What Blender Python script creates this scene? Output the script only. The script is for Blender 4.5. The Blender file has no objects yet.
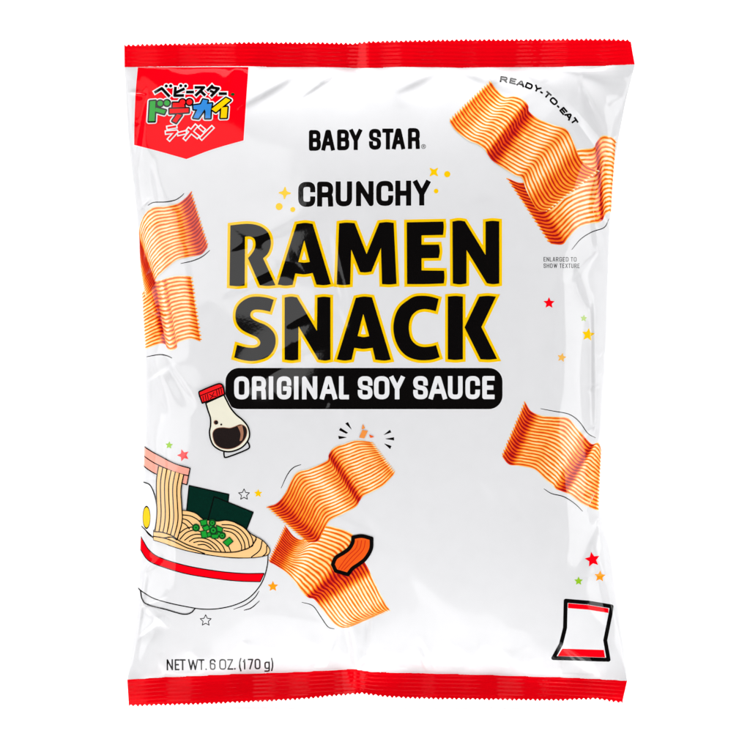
import bpy, bmesh, math, random
import numpy as np
random.seed(4); np.random.seed(4)
S = 0.42e-3                       # metres per print unit (the artwork is laid out on a 750-unit sheet)
GY = 707.0                        # row on which the bag stands
C = bpy.context.scene.collection
def lin(c):
    return tuple(((v/255)/12.92 if v/255 <= .04045 else ((v/255+.055)/1.055)**2.4) for v in c)
def tag(o, **k):
    for a, b in k.items(): o[a] = b
    return o
# ------------------------------------------------------------------ helpers for curves
def Z(ox, oy, s, pts):            # local tracing frame -> sheet units
    out = []
    for p in pts: out.append((ox+p[0]/s, oy+p[1]/s) + tuple(p[2:]))
    return out
def cr(pts, closed=False, n=8):   # Catmull-Rom; points with a third value are sharp corners
    P = [np.array(p[:2], float) for p in pts]; cor = [len(p) > 2 for p in pts]; m = len(P); out = []
    for i in range(m if closed else m-1):
        a, b = P[i], P[(i+1) % m]
        p0 = P[i-1] if (closed or i > 0) and not cor[i] else a-(b-a)
        j = (i+1) % m
        p3 = P[(i+2) % m] if (closed or i+2 < m) and not cor[j] else b+(b-a)
        for k in range(n):
            t = k/n
            out.append(.5*((2*a)+(b-p0)*t+(2*p0-5*a+4*b-p3)*t*t+(3*a-p0-3*b+p3)*t**3))
    if not closed: out.append(P[-1])
    return [tuple(q) for q in out]
def fillet(pts, w, closed=False):
    n = len(pts); out = []
    for i, p in enumerate(pts):
        r = p[2] if len(p) > 2 else 0
        if r <= 0 or (not closed and i in (0, n-1)): out.append((p[0], p[1])); continue
        a = np.array(pts[i-1][:2]); b = np.array(p[:2]); c = np.array(pts[(i+1) % n][:2])
        la = np.linalg.norm(a-b); lc = np.linalg.norm(c-b)
        d = min(r*w, la*.5 if (len(pts[i-1]) > 2) else la*.95, lc*.5 if len(pts[(i+1) % n]) > 2 else lc*.95)
        s = b+(a-b)/la*d; e = b+(c-b)/lc*d
        for k in range(9):
            t = k/8; k1 = .10
            q = (1-t)**2*s+2*t*(1-t)*(b)+t*t*e
            # pull towards a true circular arc
            out.append(tuple(q+(b-q)*k1*math.sin(math.pi*t)*.8))
    return out
# ------------------------------------------------------------------ distance shapes
class Shape:
    def __init__(s): s.p = []
    def seg(s, a, b, w):                                   # flat-ended bar
        a = np.array(a, float); b = np.array(b, float); L = np.linalg.norm(b-a)
        if L < 1e-6: return s
        d = (b-a)/L; m = (a+b)/2
        def f(X, Y):
            ux = (X-m[0]); uy = (Y-m[1])
            return np.maximum(np.abs(ux*d[1]-uy*d[0])-w/2, np.abs(ux*d[0]+uy*d[1])-L/2)
        s.p.append((min(a[0], b[0])-w, min(a[1], b[1])-w, max(a[0], b[0])+w, max(a[1], b[1])+w, f)); return s
    def disc(s, c, r, ry=None, rot=0):
        ry = ry or r; cs, sn = math.cos(rot), math.sin(rot)
        def f(X, Y):
            x = X-c[0]; y = Y-c[1]
            return (np.sqrt(((x*cs+y*sn)/r)**2+((-x*sn+y*cs)/ry)**2)-1)*min(r, ry)
        R = max(r, ry); s.p.append((c[0]-R, c[1]-R, c[0]+R, c[1]+R, f)); return s
    def line(s, pts, w, cap='sq', closed=False):
        P = [np.array(p[:2], float) for p in pts]
        if closed: P.append(P[0])
        n = len(P)
        for i in range(n-1):
            a, b = P[i].copy(), P[i+1].copy(); L = np.linalg.norm(b-a)
            if L < 1e-6: continue
            d = (b-a)/L
            if cap == 'sq' and not closed:
                if i == 0: a = a-d*w/2
                if i == n-2: b = b+d*w/2
            s.seg(a, b, w)
        for i in range(n):
            if cap == 'rd' or closed or 0 < i < n-1: s.disc(P[i], w/2)
        return s
    def taper(s, pts, w):                                  # brush line thinning to its ends
        P = [np.array(p[:2], float) for p in pts]; n = len(P)
        for i in range(n-1):
            m = 8
            for k in range(m):
                t = (i+k/m)/(n-1); q = P[i]+(P[i+1]-P[i])*k/m
                s.disc(q, w/2*(.45+.55*math.sin(math.pi*min(1, max(0, t)))**.6))
        return s
    def poly(s, *rings):
        R = [np.array([p[:2] for p in r], float) for r in rings]
        A = np.concatenate([r for r in R]); B = np.concatenate([np.roll(r, -1, 0) for r in R])
        def f(X, Y):
            D = np.full(X.shape, 1e9); I = np.zeros(X.shape, bool)
            for (ax, ay), (bx, by) in zip(A, B):
                dx, dy = bx-ax, by-ay; l2 = dx*dx+dy*dy
                if l2 < 1e-12: continue
                t = np.clip(((X-ax)*dx+(Y-ay)*dy)/l2, 0, 1)
                D = np.minimum(D, (X-ax-t*dx)**2+(Y-ay-t*dy)**2)
                if dy != 0:
                    c = (ay > Y) != (by > Y)
                    I ^= c & (X < dx*(Y-ay)/dy+ax)
            return np.where(I, -1, 1)*np.sqrt(D)
        s.p.append((A[:, 0].min(), A[:, 1].min(), A[:, 0].max(), A[:, 1].max(), f)); return s
    def mitre(s, ring, r, lim=2.2, outward=True):           # square corners for an offset outline
        P = [np.array(p[:2], float) for p in ring]; n = len(P)
        area = sum(P[i][0]*P[(i+1) % n][1]-P[(i+1) % n][0]*P[i][1] for i in range(n))
        sg = 1 if area > 0 else -1
        if not outward: sg = -sg
        for i in range(n):
            a, b, c = P[i-1], P[i], P[(i+1) % n]
            d1 = (b-a)/max(1e-9, np.linalg.norm(b-a)); d2 = (c-b)/max(1e-9, np.linalg.norm(c-b))
            cross = (d1[0]*d2[1]-d1[1]*d2[0])*sg
            if cross < .3: continue
            n1 = np.array((d1[1], -d1[0]))*sg; n2 = np.array((d2[1], -d2[0]))*sg
            h = (n1+n2); h = h/np.linalg.norm(h); k = 1/max(.3, h.dot(n1))
            s.poly([b, b+n1*r, b+h*r*min(k, lim), b+n2*r])
        return s
    def ev(s, X, Y, x0, y0, h, m=1.5):
        G = np.full(X.shape, 9.0)
        for a, b, c, d, f in s.p:
            i0 = max(0, int((a-m-x0)/h)); i1 = min(X.shape[1], int((c+m-x0)/h)+2)
            j0 = max(0, int((b-m-y0)/h)); j1 = min(X.shape[0], int((d+m-y0)/h)+2)
            if i1 <= i0 or j1 <= j0: continue
            sl = (slice(j0, j1), slice(i0, i1))
            G[sl] = np.minimum(G[sl], f(X[sl], Y[sl]))
        return G
    def box(s):
        return min(p[0] for p in s.p), min(p[1] for p in s.p), max(p[2] for p in s.p), max(p[3] for p in s.p)
def P_(*r): return Shape().poly(*r)
# ------------------------------------------------------------------ the bag's outline and relief (heights in mm)
Ledge = [(60,123.8),(67,124.5),(90,125.8),(130,127.8),(160,130.5),(185,133.2),(230,137.6),(265,140.2),(300,142.2),(350,144.4),(400,145),(445,144.2),(480,143),(520,141.2),(560,139.5),(600,137),(640,133.2),(660,130.5),(681,127.2),(690,127)]
Redge = [(60,635.5),(66,634.6),(100,626),(137,618.8),(165,614.5),(190,612.5),(230,610.5),(330,608),(380,605.5),(430,602.3),(440,600.6),(455,602),(480,601),(500,599.6),(508,600.5),(530,606.5),(550,611),(600,617.5),(650,623.8),(680,627),(690,627.5)]
Tseal = [(120,67),(124,67),(250,66.8),(340,67.8),(365,68.4),(400,67.6),(460,68),(540,67.4),(600,66.3),(636,64.4)]
Bseal = [(120,679.8),(127,679.6),(160,677.2),(240,673.6),(300,671.8),(340,669.4),(355,668.6),(372,671.6),(430,673.2),(500,675.2),(560,677),(600,679),(630,681)]
def itp(tab, v):
    a = np.array(tab, float); return np.interp(v, a[:, 0], a[:, 1])
GS = .5; GX0, GY0 = 110.0, 30.0
nx, ny = int(540/GS), int(700/GS)
gx = GX0+np.arange(nx)*GS; gy = GY0+np.arange(ny)*GS
XX, YY = np.meshgrid(gx, gy)
def smooth1(a, k):
    w = np.hanning(k*2+1); w /= w.sum(); return np.convolve(np.pad(a, k, mode='edge'), w, 'valid')
Lg = smooth1(itp(Ledge, gy), 8); Rg = smooth1(itp(Redge, gy), 6)
Tg = smooth1(itp(Tseal, gx), 8); Bg = smooth1(itp(Bseal, gx), 8)
Hgrid = None
def sealwave(x, k):
    w = 0*x
    for a, b, c, d in ((1.3, 190, .4, 0), (.7, 83, 1.9, 1), (.35, 41, .3, 2)):
        w = w+a*np.sin(2*math.pi*x/b+c+k*1.7+d)
    return w
def puck(x, k):                                            # the pinched fold that runs through each seal
    c, wd, am = ((366, 7, 1.3), (354, 9, 2.2))[k]
    return am*np.exp(-((x-c)/wd)**2)*np.sign(1)+am*.5*np.tanh((x-c)/4)*np.exp(-((x-c)/22)**2)
def build_relief():
    t = (2*XX-Lg[:, None]-Rg[:, None])/(Rg-Lg)[:, None]
    s = (2*YY-Tg[None, :]-Bg[None, :])/(Bg-Tg)[None, :]
    ta = np.clip(np.abs(t), 0, 1); sa = np.clip(np.abs(s), 0, 1)
    prof = (1-ta**2.7)**.60
    long = (1-sa**2.6)**.72
    # towards the seals the bag flattens and its side folds open out
    H = 25*prof*long
    dT = np.maximum(YY-Tg[None, :], 0); dB = np.maximum(Bg[None, :]-YY, 0)
    env = np.clip((1-ta)*12, 0, 1)
    env = env*env*(3-2*env)
    end = np.clip(np.minimum(dT, dB)/14, 0, 1)
    H = H+(sealwave(XX, 0)*np.exp(-dT/26)+sealwave(XX, 1)*np.exp(-dB/26))*(env*end+(1-end))
    H = H+puck(XX, 0)*np.exp(-dT/16)*(1)+puck(XX, 1)*np.exp(-dB/24)
    W = np.zeros_like(H)
    def crease(x0, y0, x1, y1, w, amp, kind=0):
        L = math.hypot(x1-x0, y1-y0); dx, dy = (x1-x0)/L, (y1-y0)/L
        m = 4*w
        i0 = max(0, int((min(x0, x1)-m-GX0)/GS)); i1 = min(nx, int((max(x0, x1)+m-GX0)/GS)+1)
        j0 = max(0, int((min(y0, y1)-m-GY0)/GS)); j1 = min(ny, int((max(y0, y1)+m-GY0)/GS)+1)
        if i1 <= i0 or j1 <= j0: return
        X = XX[j0:j1, i0:i1]-x0; Y = YY[j0:j1, i0:i1]-y0
        u = (X*dx+Y*dy)/L; d = X*dy-Y*dx
        e = np.clip(4*u*(1-u), 0, 1)**1.3
        ww = w*(.6+.8*np.clip(u, 0, 1))
        if kind == 0: v = np.exp(-(d/ww)**2)
        elif kind == 1: v = np.tanh(d/(ww*.35))*np.exp(-(d/(ww*1.8))**2)
        else: v = np.maximum(0, 1-np.abs(d)/ww)**1.4
        W[j0:j1, i0:i1] += amp*e*v
    R = random.Random(11)
    # the ones that read in the photograph
    for c in ((236,112,305,72,7,.55,1),(300,100,345,68,6,.4,1),(395,95,445,70,9,.5,1),(452,70,520,96,12,.5,1),(520,70,560,100,12,.45,1),
              (575,72,612,150,10,.8,1),(560,100,604,160,8,.5,2),(556,70,640,86,8,.4,1),
              (604,150,588,215,6,.7,1),(592,205,600,262,6,.8,2),(598,250,566,286,8,.6,1),(572,262,596,330,10,.6,1),
              (560,250,552,430,16,.8,1),(592,290,594,460,6,.8,1),(548,400,566,560,18,.6,1),(605,505,575,600,14,.9,1),(590,540,618,640,9,.8,1),
              (148,90,136,170,7,.6,1),(150,160,160,215,9,.5,1),(150,215,140,290,5,.7,1),(149,285,168,340,7,.7,2),(146,345,170,420,9,.8,1),
              (160,350,200,410,7,.6,1),(152,420,150,560,8,.7,1),(166,430,172,600,10,.5,1),(138,600,170,628,6,.8,2),(136,640,165,615,6,.7,1),(133,668,150,560,6,.6,1),
              (225,255,345,205,11,.34,1),(222,300,300,262,10,.34,1),(225,382,345,328,11,.42,1),(285,330,345,300,9,.35,1),(240,390,300,350,12,.3,1),
              (215,215,330,300,22,.35,1),(330,230,352,340,12,.3,1),(325,380,345,430,10,.3,1),
              (300,640,352,668,8,.5,1),(345,610,356,668,9,.8,1),(372,600,366,668,8,.7,1),(380,655,440,672,9,.5,1),(446,640,478,676,8,.6,1),(500,650,520,676,7,.5,1),
              (555,640,600,679,10,.6,1),(240,640,270,674,9,.5,1),(190,650,205,676,9,.4,1),(400,560,470,650,26,.5,1)):
        crease(*c)
    for k in range(34):                                    # puckers fanning from the two seals
        x = R.uniform(135, 620); l = R.uniform(14, 48); a = R.uniform(-.5, .5)
        top = k % 2 == 0
        y0 = 66 if top else 677; y1 = y0+l if top else y0-l
        crease(x, y0, x+l*a, y1, R.uniform(3, 8), R.uniform(.12, .42)*R.choice((-1, 1)), R.choice((0, 1)))
    for k in range(40):                                    # short dents along the side folds
        y = R.uniform(90, 660); left = k % 2 == 0
        x = float(np.interp(y, gy, Lg if left else Rg)); l = R.uniform(10, 42)
        sx = 1 if left else -1; a = R.uniform(-1.2, 1.2)
        crease(x, y, x+sx*l*math.cos(a), y+l*math.sin(a), R.uniform(2.5, 6), R.uniform(.12, .45)*R.choice((-1, 1)), R.choice((0, 1, 2)))
    for k in range(46):                                    # faint crumple over the face
        x = R.uniform(170, 590); y = R.uniform(100, 640); l = R.uniform(25, 90); a = R.uniform(0, 6.28)
        crease(x, y, x+l*math.cos(a), y+l*math.sin(a), R.uniform(6, 16), R.uniform(.04, .13)*R.choice((-1, 1)), 1)
    H = H+1.4*W*np.clip((1-ta)*30, 0, 1)*np.clip(np.minimum(dT, dB)/5, 0, 1)
    return H
Hgrid = build_relief()
Gy, Gx = np.gradient(Hgrid, GS*S*1000)
def bil(G, x, y):
    u = np.clip((x-GX0)/GS, 0, nx-1.001); v = np.clip((y-GY0)/GS, 0, ny-1.001)
    i = u.astype(int); j = v.astype(int); a = u-i; b = v-j
    return G[j, i]*(1-a)*(1-b)+G[j, i+1]*a*(1-b)+G[j+1, i]*(1-a)*b+G[j+1, i+1]*a*b
def place(x, y, zmm):
    return np.stack([(x-375)*S, -zmm/1000, (GY-y)*S], 1)
def setnormals(me, x, y, flip=1):
    a = np.clip(bil(Gx, x, y), -3, 3); b = np.clip(bil(Gy, x, y), -3, 3)
    n = np.stack([-a, -np.ones_like(a)*flip, b], 1); n /= np.linalg.norm(n, axis=1)[:, None]
    me.normals_split_custom_set_from_vertices(n.tolist())
def mesh_from(name, V, faces, mats, mi, xy=None, flip=1):
    me = bpy.data.meshes.new(name)
    me.from_pydata(V.tolist(), [], faces)
    for m in mats: me.materials.append(m)
    me.polygons.foreach_set('material_index', np.array(mi, np.int32))
    me.polygons.foreach_set('use_smooth', np.ones(len(faces), bool))
    me.update()
    if xy is not None: setnormals(me, xy[0], xy[1], flip)
    return me
BAG = bpy.data.objects.new('snack_bag', None); C.objects.link(BAG)
tag(BAG, label='glossy white snack bag with crimped red ends and big black title letters', category='snack bag')
def link(name, me, parent=None, **k):
    o = bpy.data.objects.new(name, me); C.objects.link(o); o.parent = parent or BAG
    return tag(o, **k)
# marching squares: returns vertices (sheet units) and faces
def march(G, x0, y0, h):
    ins = G < 0
    a = ins[:-1, :-1]; b = ins[:-1, 1:]; c = ins[1:, 1:]; d = ins[1:, :-1]
    code = a*1+b*2+c*4+d*8
    ids = {}; V = []; F = []
    def gv(j, i):
        k = (j, i)
        if k not in ids: ids[k] = len(V); V.append((x0+i*h, y0+j*h))
        return ids[k]
    def ev(j, i, j2, i2):
        k = (min(j, j2), min(i, i2), j != j2)
        if k not in ids:
            g1, g2 = G[j, i], G[j2, i2]; t = g1/(g1-g2); t = min(.99, max(.01, t))
            ids[k] = len(V); V.append((x0+(i+(i2-i)*t)*h, y0+(j+(j2-j)*t)*h))
        return ids[k]
    for j, i in zip(*np.nonzero(code == 15)):
        F.append((gv(j+1, i), gv(j+1, i+1), gv(j, i+1), gv(j, i)))
    for j, i in zip(*np.nonzero((code > 0) & (code < 15))):
        cs = [(j, i), (j, i+1), (j+1, i+1), (j+1, i)]; poly = []
        for k in range(4):
            p, q = cs[k], cs[(k+1) % 4]
            if ins[p]: poly.append(gv(*p))
            if ins[p] != ins[q]: poly.append(ev(p[0], p[1], q[0], q[1]))
        if len(poly) > 2: F.append(tuple(poly[::-1]))
    return np.array(V, float).reshape(-1, 2), F
# ------------------------------------------------------------------ materials
def film_group():
    g = bpy.data.node_groups.new('film relief', 'ShaderNodeTree')
    g.interface.new_socket('Normal', in_out='OUTPUT', socket_type='NodeSocketVector')
    N = g.nodes; L = g.links
    out = N.new('NodeGroupOutput'); tc = N.new('ShaderNodeTexCoord')
    mp = N.new('ShaderNodeMapping'); mp.inputs['Scale'].default_value = (1, 1, .55); L.new(tc.outputs['Object'], mp.inputs[0])
    n1 = N.new('ShaderNodeTexNoise'); n1.inputs['Scale'].default_value = 28; n1.inputs['Detail'].default_value = 2; L.new(mp.outputs[0], n1.inputs['Vector'])
    n2 = N.new('ShaderNodeTexNoise'); n2.inputs['Scale'].default_value = 900; n2.inputs['Detail'].default_value = 1; L.new(tc.outputs['Object'], n2.inputs['Vector'])
    b1 = N.new('ShaderNodeBump'); b1.inputs['Strength'].default_value = .25; b1.inputs['Distance'].default_value = .0025; L.new(n1.outputs['Fac'], b1.inputs['Height'])
    b2 = N.new('ShaderNodeBump'); b2.inputs['Strength'].default_value = .10; b2.inputs['Distance'].default_value = .00008; L.new(n2.outputs['Fac'], b2.inputs['Height']); L.new(b1.outputs[0], b2.inputs['Normal'])
    L.new(b2.outputs[0], out.inputs[0]); return g
FG = film_group()
def film(name, rgb, rough=.07, k=1.0, spec=.5):
    m = bpy.data.materials.new(name); m.use_nodes = True; N = m.node_tree.nodes; L = m.node_tree.links
    p = N['Principled BSDF']; c = lin(rgb)
    g = N.new('ShaderNodeGroup'); g.node_tree = FG; L.new(g.outputs[0], p.inputs['Normal'])
    # ink density is never perfectly even
    tc = N.new('ShaderNodeTexCoord'); nz = N.new('ShaderNodeTexNoise'); nz.inputs['Scale'].default_value = 160; nz.inputs['Detail'].default_value = 3
    L.new(tc.outputs['Object'], nz.inputs['Vector'])
    mx = N.new('ShaderNodeMix'); mx.data_type = 'RGBA'
    mx.inputs[6].default_value = (*[v*k*.975 for v in c], 1); mx.inputs[7].default_value = (*[min(1, v*k*1.02) for v in c], 1)
    L.new(nz.outputs['Fac'], mx.inputs[0]); L.new(mx.outputs[2], p.inputs['Base Color'])
    p.inputs['Roughness'].default_value = rough; p.inputs['Specular IOR Level'].default_value = spec
    return m
M = {k: film(k, v, spec=(.15 if 'red' in k else .5)) for k, v in dict(
    white_film=(228,228,230), white_ink=(236,236,238), red=(251,0,20), black=(6,4,4), yellow=(255,204,0), cream=(240,236,216),
    lgreen=(150,200,40), orange=(252,158,20), coral=(248,70,72), grey=(70,70,72), nori=(0,40,30), noodle=(252,204,140), pink=(247,168,150),
    brown=(170,118,92), sauce=(34,26,25), dgreen=(16,70,30), green=(28,158,50), logogreen=(20,158,40), logored=(244,30,34), logoblue=(52,136,214),
    chiporange=(240,92,24), chipred=(214,44,20), yolk=(255,206,40), palegold=(250,190,90), palegreen=(178,208,110), offgrey=(214,214,216),
    sealred=(250,0,18), crumb=(246,150,70)).items()}
LV = .022                                                  # mm between ink layers
def part(name, layers, base=1, h=.5, parent=None, **k):
    """layers: list of (Shape, grow, material name)"""
    Vs, Fs, mi, XY, mats, off, n = [], [], [], [], [], 0, 0
    for q, (sh, grow, mat) in enumerate(layers):
        bx = sh.box(); pad = 1.5+max(0, grow)
        x0 = math.floor((bx[0]-pad)/h)*h; y0 = math.floor((bx[1]-pad)/h)*h
        X, Y = np.meshgrid(np.arange(x0, bx[2]+pad, h), np.arange(y0, bx[3]+pad, h))
        G = sh.ev(X, Y, x0, y0, h, 1.2+max(0, grow))-grow
        # nothing is printed past the folded edge of the bag
        G = np.maximum(G, np.maximum(np.interp(Y, gy, Lg)+.25-X, X-np.interp(Y, gy, Rg)+.25))
        G = np.maximum(G, np.maximum(np.interp(X, gx, Tg)+.15-Y, Y-np.interp(X, gx, Bg)+.15))
        V, F = march(G, x0, y0, h)
        if not len(V): continue
        z = bil(Hgrid, V[:, 0], V[:, 1])+LV*(base+q)
        Vs.append(place(V[:, 0], V[:, 1], z)); XY.append(V)
        if M[mat] not in mats: mats.append(M[mat])
        mi += [mats.index(M[mat])]*len(F); Fs += [tuple(v+off for v in f) for f in F]; off += len(V)
    V = np.concatenate(Vs); XYc = np.concatenate(XY)
    me = mesh_from(name, V, Fs, mats, mi, (XYc[:, 0], XYc[:, 1]))
    return link(name, me, parent, **k)
# ------------------------------------------------------------------ film panels
def panels():
    h = 1.0
    x = np.arange(GX0, GX0+(nx-1)*GS, h); y = np.arange(GY0+2, GY0+(ny-1)*GS-2, h)
    X, Y = np.meshgrid(x, y)
    G = np.maximum(np.interp(Y, gy, Lg)-X, X-np.interp(Y, gy, Rg))
    G = np.maximum(G, np.maximum(np.interp(X, gx, Tg)-.6-Y, Y-np.interp(X, gx, Bg)-.6))
    V, F = march(G, x[0], y[0], h)
    z = bil(Hgrid, V[:, 0], V[:, 1])
    # the white face of the bag
    me = mesh_from('front_panel', place(V[:, 0], V[:, 1], z), F, [M['white_film']], [0]*len(F), (V[:, 0], V[:, 1]))
    link('front_panel', me)
    # the back: same outline, plain and flatter
    inner = G
    zb = z.copy()
    e = np.clip(np.minimum(V[:, 0]-np.interp(V[:, 1], gy, Lg), np.interp(V[:, 1], gy, Rg)-V[:, 0])/30, 0, 1)
    s = np.clip(np.minimum(V[:, 1]-66, 676-V[:, 1])/40, 0, 1)
    fr = np.clip(e*3, 0, 1)
    zz = -.8*z*fr*s+z*(1-fr*s)*.999-.12*np.clip(e*8, 0, 1)
    me = mesh_from('back_panel', place(V[:, 0], V[:, 1], zz), [f[::-1] for f in F], [M['white_film']], [0]*len(F))
    link('back_panel', me)
panels()
def seal(name, inner, outer, left, right, k):
    """crimped end strip with a pinked outer edge"""
    nu, nv = 760, 44
    V = []; XYs = []
    u = np.linspace(0, 1, nu)
    rows = []
    for v in np.linspace(0, 1, nv):
        xl = left[0][0]+(left[1][0]-left[0][0])*v; xr = right[0][0]+(right[1][0]-right[0][0])*v
        x = xl+(xr-xl)*u
        yi = smooth1(itp(inner, x), 5); yo = smooth1(itp(outer, x), 5)
        ph = ((x-124)/4.62) % 1.0
        tooth = (np.abs(ph-.5)*2)
        tooth = (.5-.5*np.cos(np.pi*np.clip(tooth*1.2-.1, 0, 1)))*(1.7+.35*np.sin(np.floor((x-124)/4.62)*2.4+k)+.2*np.sin(np.floor((x-124)/4.62)*5.1))
        sg = -1 if k == 0 else 1
        vv = v
        y = yi+(yo-sg*2.1-yi)*vv+sg*tooth*max(0, (v-.86)/.14)
        d = np.abs(y-yi)
        z = sealwave(x, k)+puck(x, k)
        z = z*(1-.25*v)
        rib = .115*np.sin(2*math.pi*(d+.35*np.sin(x/37))/3.9)*np.clip(d/2.2, 0, 1)*np.clip((1-v)/.10, 0, 1)
        rib = rib*(1+.25*np.sin(x/23+1)+.2*np.sin(x/7.3+k))
        fine = .025*np.sin(x*1.3+np.sin(x*.31)*3)*np.sin(d*1.1+x*.11)
        z = z+rib+fine+.02
        rows.append((x, y, z))
    F = []
    for (x, y, z) in rows: V.append(place(x, y, z))
    for (x, y, z) in rows: V.append(place(x, y, z-.22))
    V = np.concatenate(V); N0 = nu*nv
    for j in range(nv-1):
        for i in range(nu-1):
            a, b, c, d = j*nu+i, j*nu+i+1, (j+1)*nu+i+1, (j+1)*nu+i
            f = (a, b, c, d) if k == 0 else (d, c, b, a)
            F.append(f); F.append(tuple(q+N0 for q in f[::-1]))
    rim = [i for i in range(nu)]+[j*nu+nu-1 for j in range(1, nv)]+[(nv-1)*nu+i for i in range(nu-2, -1, -1)]+[j*nu for j in range(nv-2, 0, -1)]
    n = len(rim)
    for i in range(n):
        a, b = rim[i], rim[(i+1) % n]
        F.append((b, a, a+N0, b+N0) if k == 0 else (a, b, b+N0, a+N0))
    me = mesh_from(name, V, F, [M['sealred']], [0]*len(F))
    link(name, me)
seal('top_seal', Tseal, [(120,43),(124,44),(180,42.8),(260,41.4),(330,41.8),(352,42.4),(372,40.6),(400,40),(460,38.8),(540,38.4),(600,38.2),(626,38.8),(636,41)], ((124.4,67),(124.2,44)), ((634.8,64.6),(630.8,40)), 0)
seal('bottom_seal', Bseal, [(120,707),(128,706.9),(200,705),(260,702.6),(300,700.2),(340,696.2),(362,694.2),(380,697),(405,699),(440,700),(500,700.8),(560,701.2),(596,699.8),(612,702.2),(626,704.6)], ((127.2,679.7),(128.8,706.8)), ((627.2,680.9),(622.4,704.2)), 1)
# ------------------------------------------------------------------ lettering
GL = {
 'A': [[(0,1),(.42,0),(.58,0),(1,1)], [(.2,.7),(.8,.7)]],
 'B': [('c',(0,0),(.95,0,.45),(.95,.48,.45),(0,.48)), ('c',(0,.48),(1,.48,.45),(1,1,.45),(0,1))],
 'C': [[(1,.27),(1,0,.5),(0,0,.5),(0,1,.5),(1,1,.5),(1,.73)]],
 'D': [('c',(0,0),(1,0,.6),(1,1,.6),(0,1))],
 'E': [[(1,0),(0,0),(0,1),(1,1)], [(0,.5),(.85,.5)]],
 'G': [[(1,.26),(1,0,.5),(0,0,.5),(0,1,.5),(1,1,.5),(1,.54),(.62,.54)]],
 'H': [[(0,0),(0,1)], [(1,0),(1,1)], [(0,.5),(1,.5)]],
 'I': [[(.5,0),(.5,1)]], 'L': [[(0,0),(0,1),(1,1)]],
 'N': [[(0,1),(0,0),(1,1),(1,0)]],
 'O': [('c',(0,0,.5),(1,0,.5),(1,1,.5),(0,1,.5))],
 '0': [('c',(0,0,.5),(1,0,.5),(1,1,.5),(0,1,.5))],
 'R': [[(0,1),(0,0),(1,0,.5),(1,.54,.5),(0,.54)], [(.45,.54),(.96,.54,.3),(1,1)]],
 'r': [[(0,1),(0,0),(1,0,.5),(1,.52,.5),(0,.52)], [(.5,.52),(1,1)]],
 'S': [[(1,.26),(1,0,.5),(0,0,.5),(0,.46,.5),(1,.54,.5),(1,1,.5),(0,1,.5),(0,.74)]],
 'T': [[(0,0),(1,0)], [(.5,0),(.5,1)]],
 'U': [[(0,0),(0,1,.5),(1,1,.5),(1,0)]],
 'Y': [[(0,0),(.5,.55),(1,0)], [(.5,.55),(.5,1)]],
 'W': [[(0,0),(.25,1),(.5,.05),(.75,1),(1,0)]],
 'X': [[(0,0),(1,1)], [(1,0),(0,1)]], 'Z': [[(0,0),(1,0),(0,1),(1,1)]],
 '1': [[(0,.22),(.9,0),(.9,1)]], '7': [[(0,0),(1,0),(.35,1)]],
 '6': [[(1,.2),(.95,0,.5),(0,0,.5),(0,1,.5),(1,1,.5),(1,.42,.5),(0,.42,.4)]],
 'g': [('c',(1,.3,.5),(0,.3,.5),(0,.98,.5),(1,.98,.5)), [(1,.3),(1,1.28,.5),(0,1.28,.5)]],
 '(': [[(1,-.1),(0,.3,1),(0,.8,1),(1,1.2)]], ')': [[(0,-.1),(1,.3,1),(1,.8,1),(0,1.2)]],
 '-': [[(0,.55),(1,.55)]], '.': [[(.5,.98),(.5,1)]],
}
def glyph(sh, ch, x0, x1, y0, y1, w, xf=None):
    """a letter drawn with strokes of width w inside the box x0..x1, y0..y1"""
    a, b = x0+w/2, x1-w/2; t, d = y0+w/2, y1-w/2
    if ch in 'I.': a = b = (x0+x1)/2
    for st in GL[ch]:
        cl = st[0] == 'c'; pts = st[1:] if cl else st
        q = [(a+(b-a)*p[0], t+(d-t)*p[1])+tuple(p[2:]) for p in pts]
        q = fillet(q, (b-a), cl)
        if xf: q = [xf(*p) for p in q]
        sh.line(q, w, 'sq', cl)
def textline(items, y0l, y1l, y0r, y1r, w):
    sh = Shape(); xa = items[0][1]; xb = items[-1][2]
    for ch, a, b in items:
        m = ((a+b)/2-xa)/(xb-xa)
        glyph(sh, ch, a, b, y0l+(y0r-y0l)*m, y1l+(y1r-y1l)*m, w)
    return sh
# brand line
bs = textline([('B',309.2,321.1),('A',321.7,334.9),('B',337.3,349.4),('Y',349.6,362),('S',369,381),('T',382.3,393.4),('A',391.9,404.9),('R',407.8,419.6)], 131,151.8, 128.8,149.8, 4.1)
part('brand_lettering', [(bs, 0, 'black')], h=.35)
reg = Shape().line([(423.3+2.1*math.cos(a*math.pi/10), 147.4+2.1*math.sin(a*math.pi/10)) for a in range(20)], .5, closed=True)
glyph(reg, 'r', 422.4, 424.3, 146.1, 148.7, .45)
part('registered_mark', [(reg, 0, 'grey')], h=.2)
cr_ = textline([('C',298.6,315.6),('R',317.4,333.4),('U',335.8,352.2),('N',356.1,373.6),('C',376.2,393.2),('H',395.2,411),('Y',413.2,429.8)], 182.9,207.8, 181.2,206.3, 5.1)
part('tagline_lettering', [(cr_, .9, 'white_ink'), (cr_, 0, 'black')], h=.35)
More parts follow.
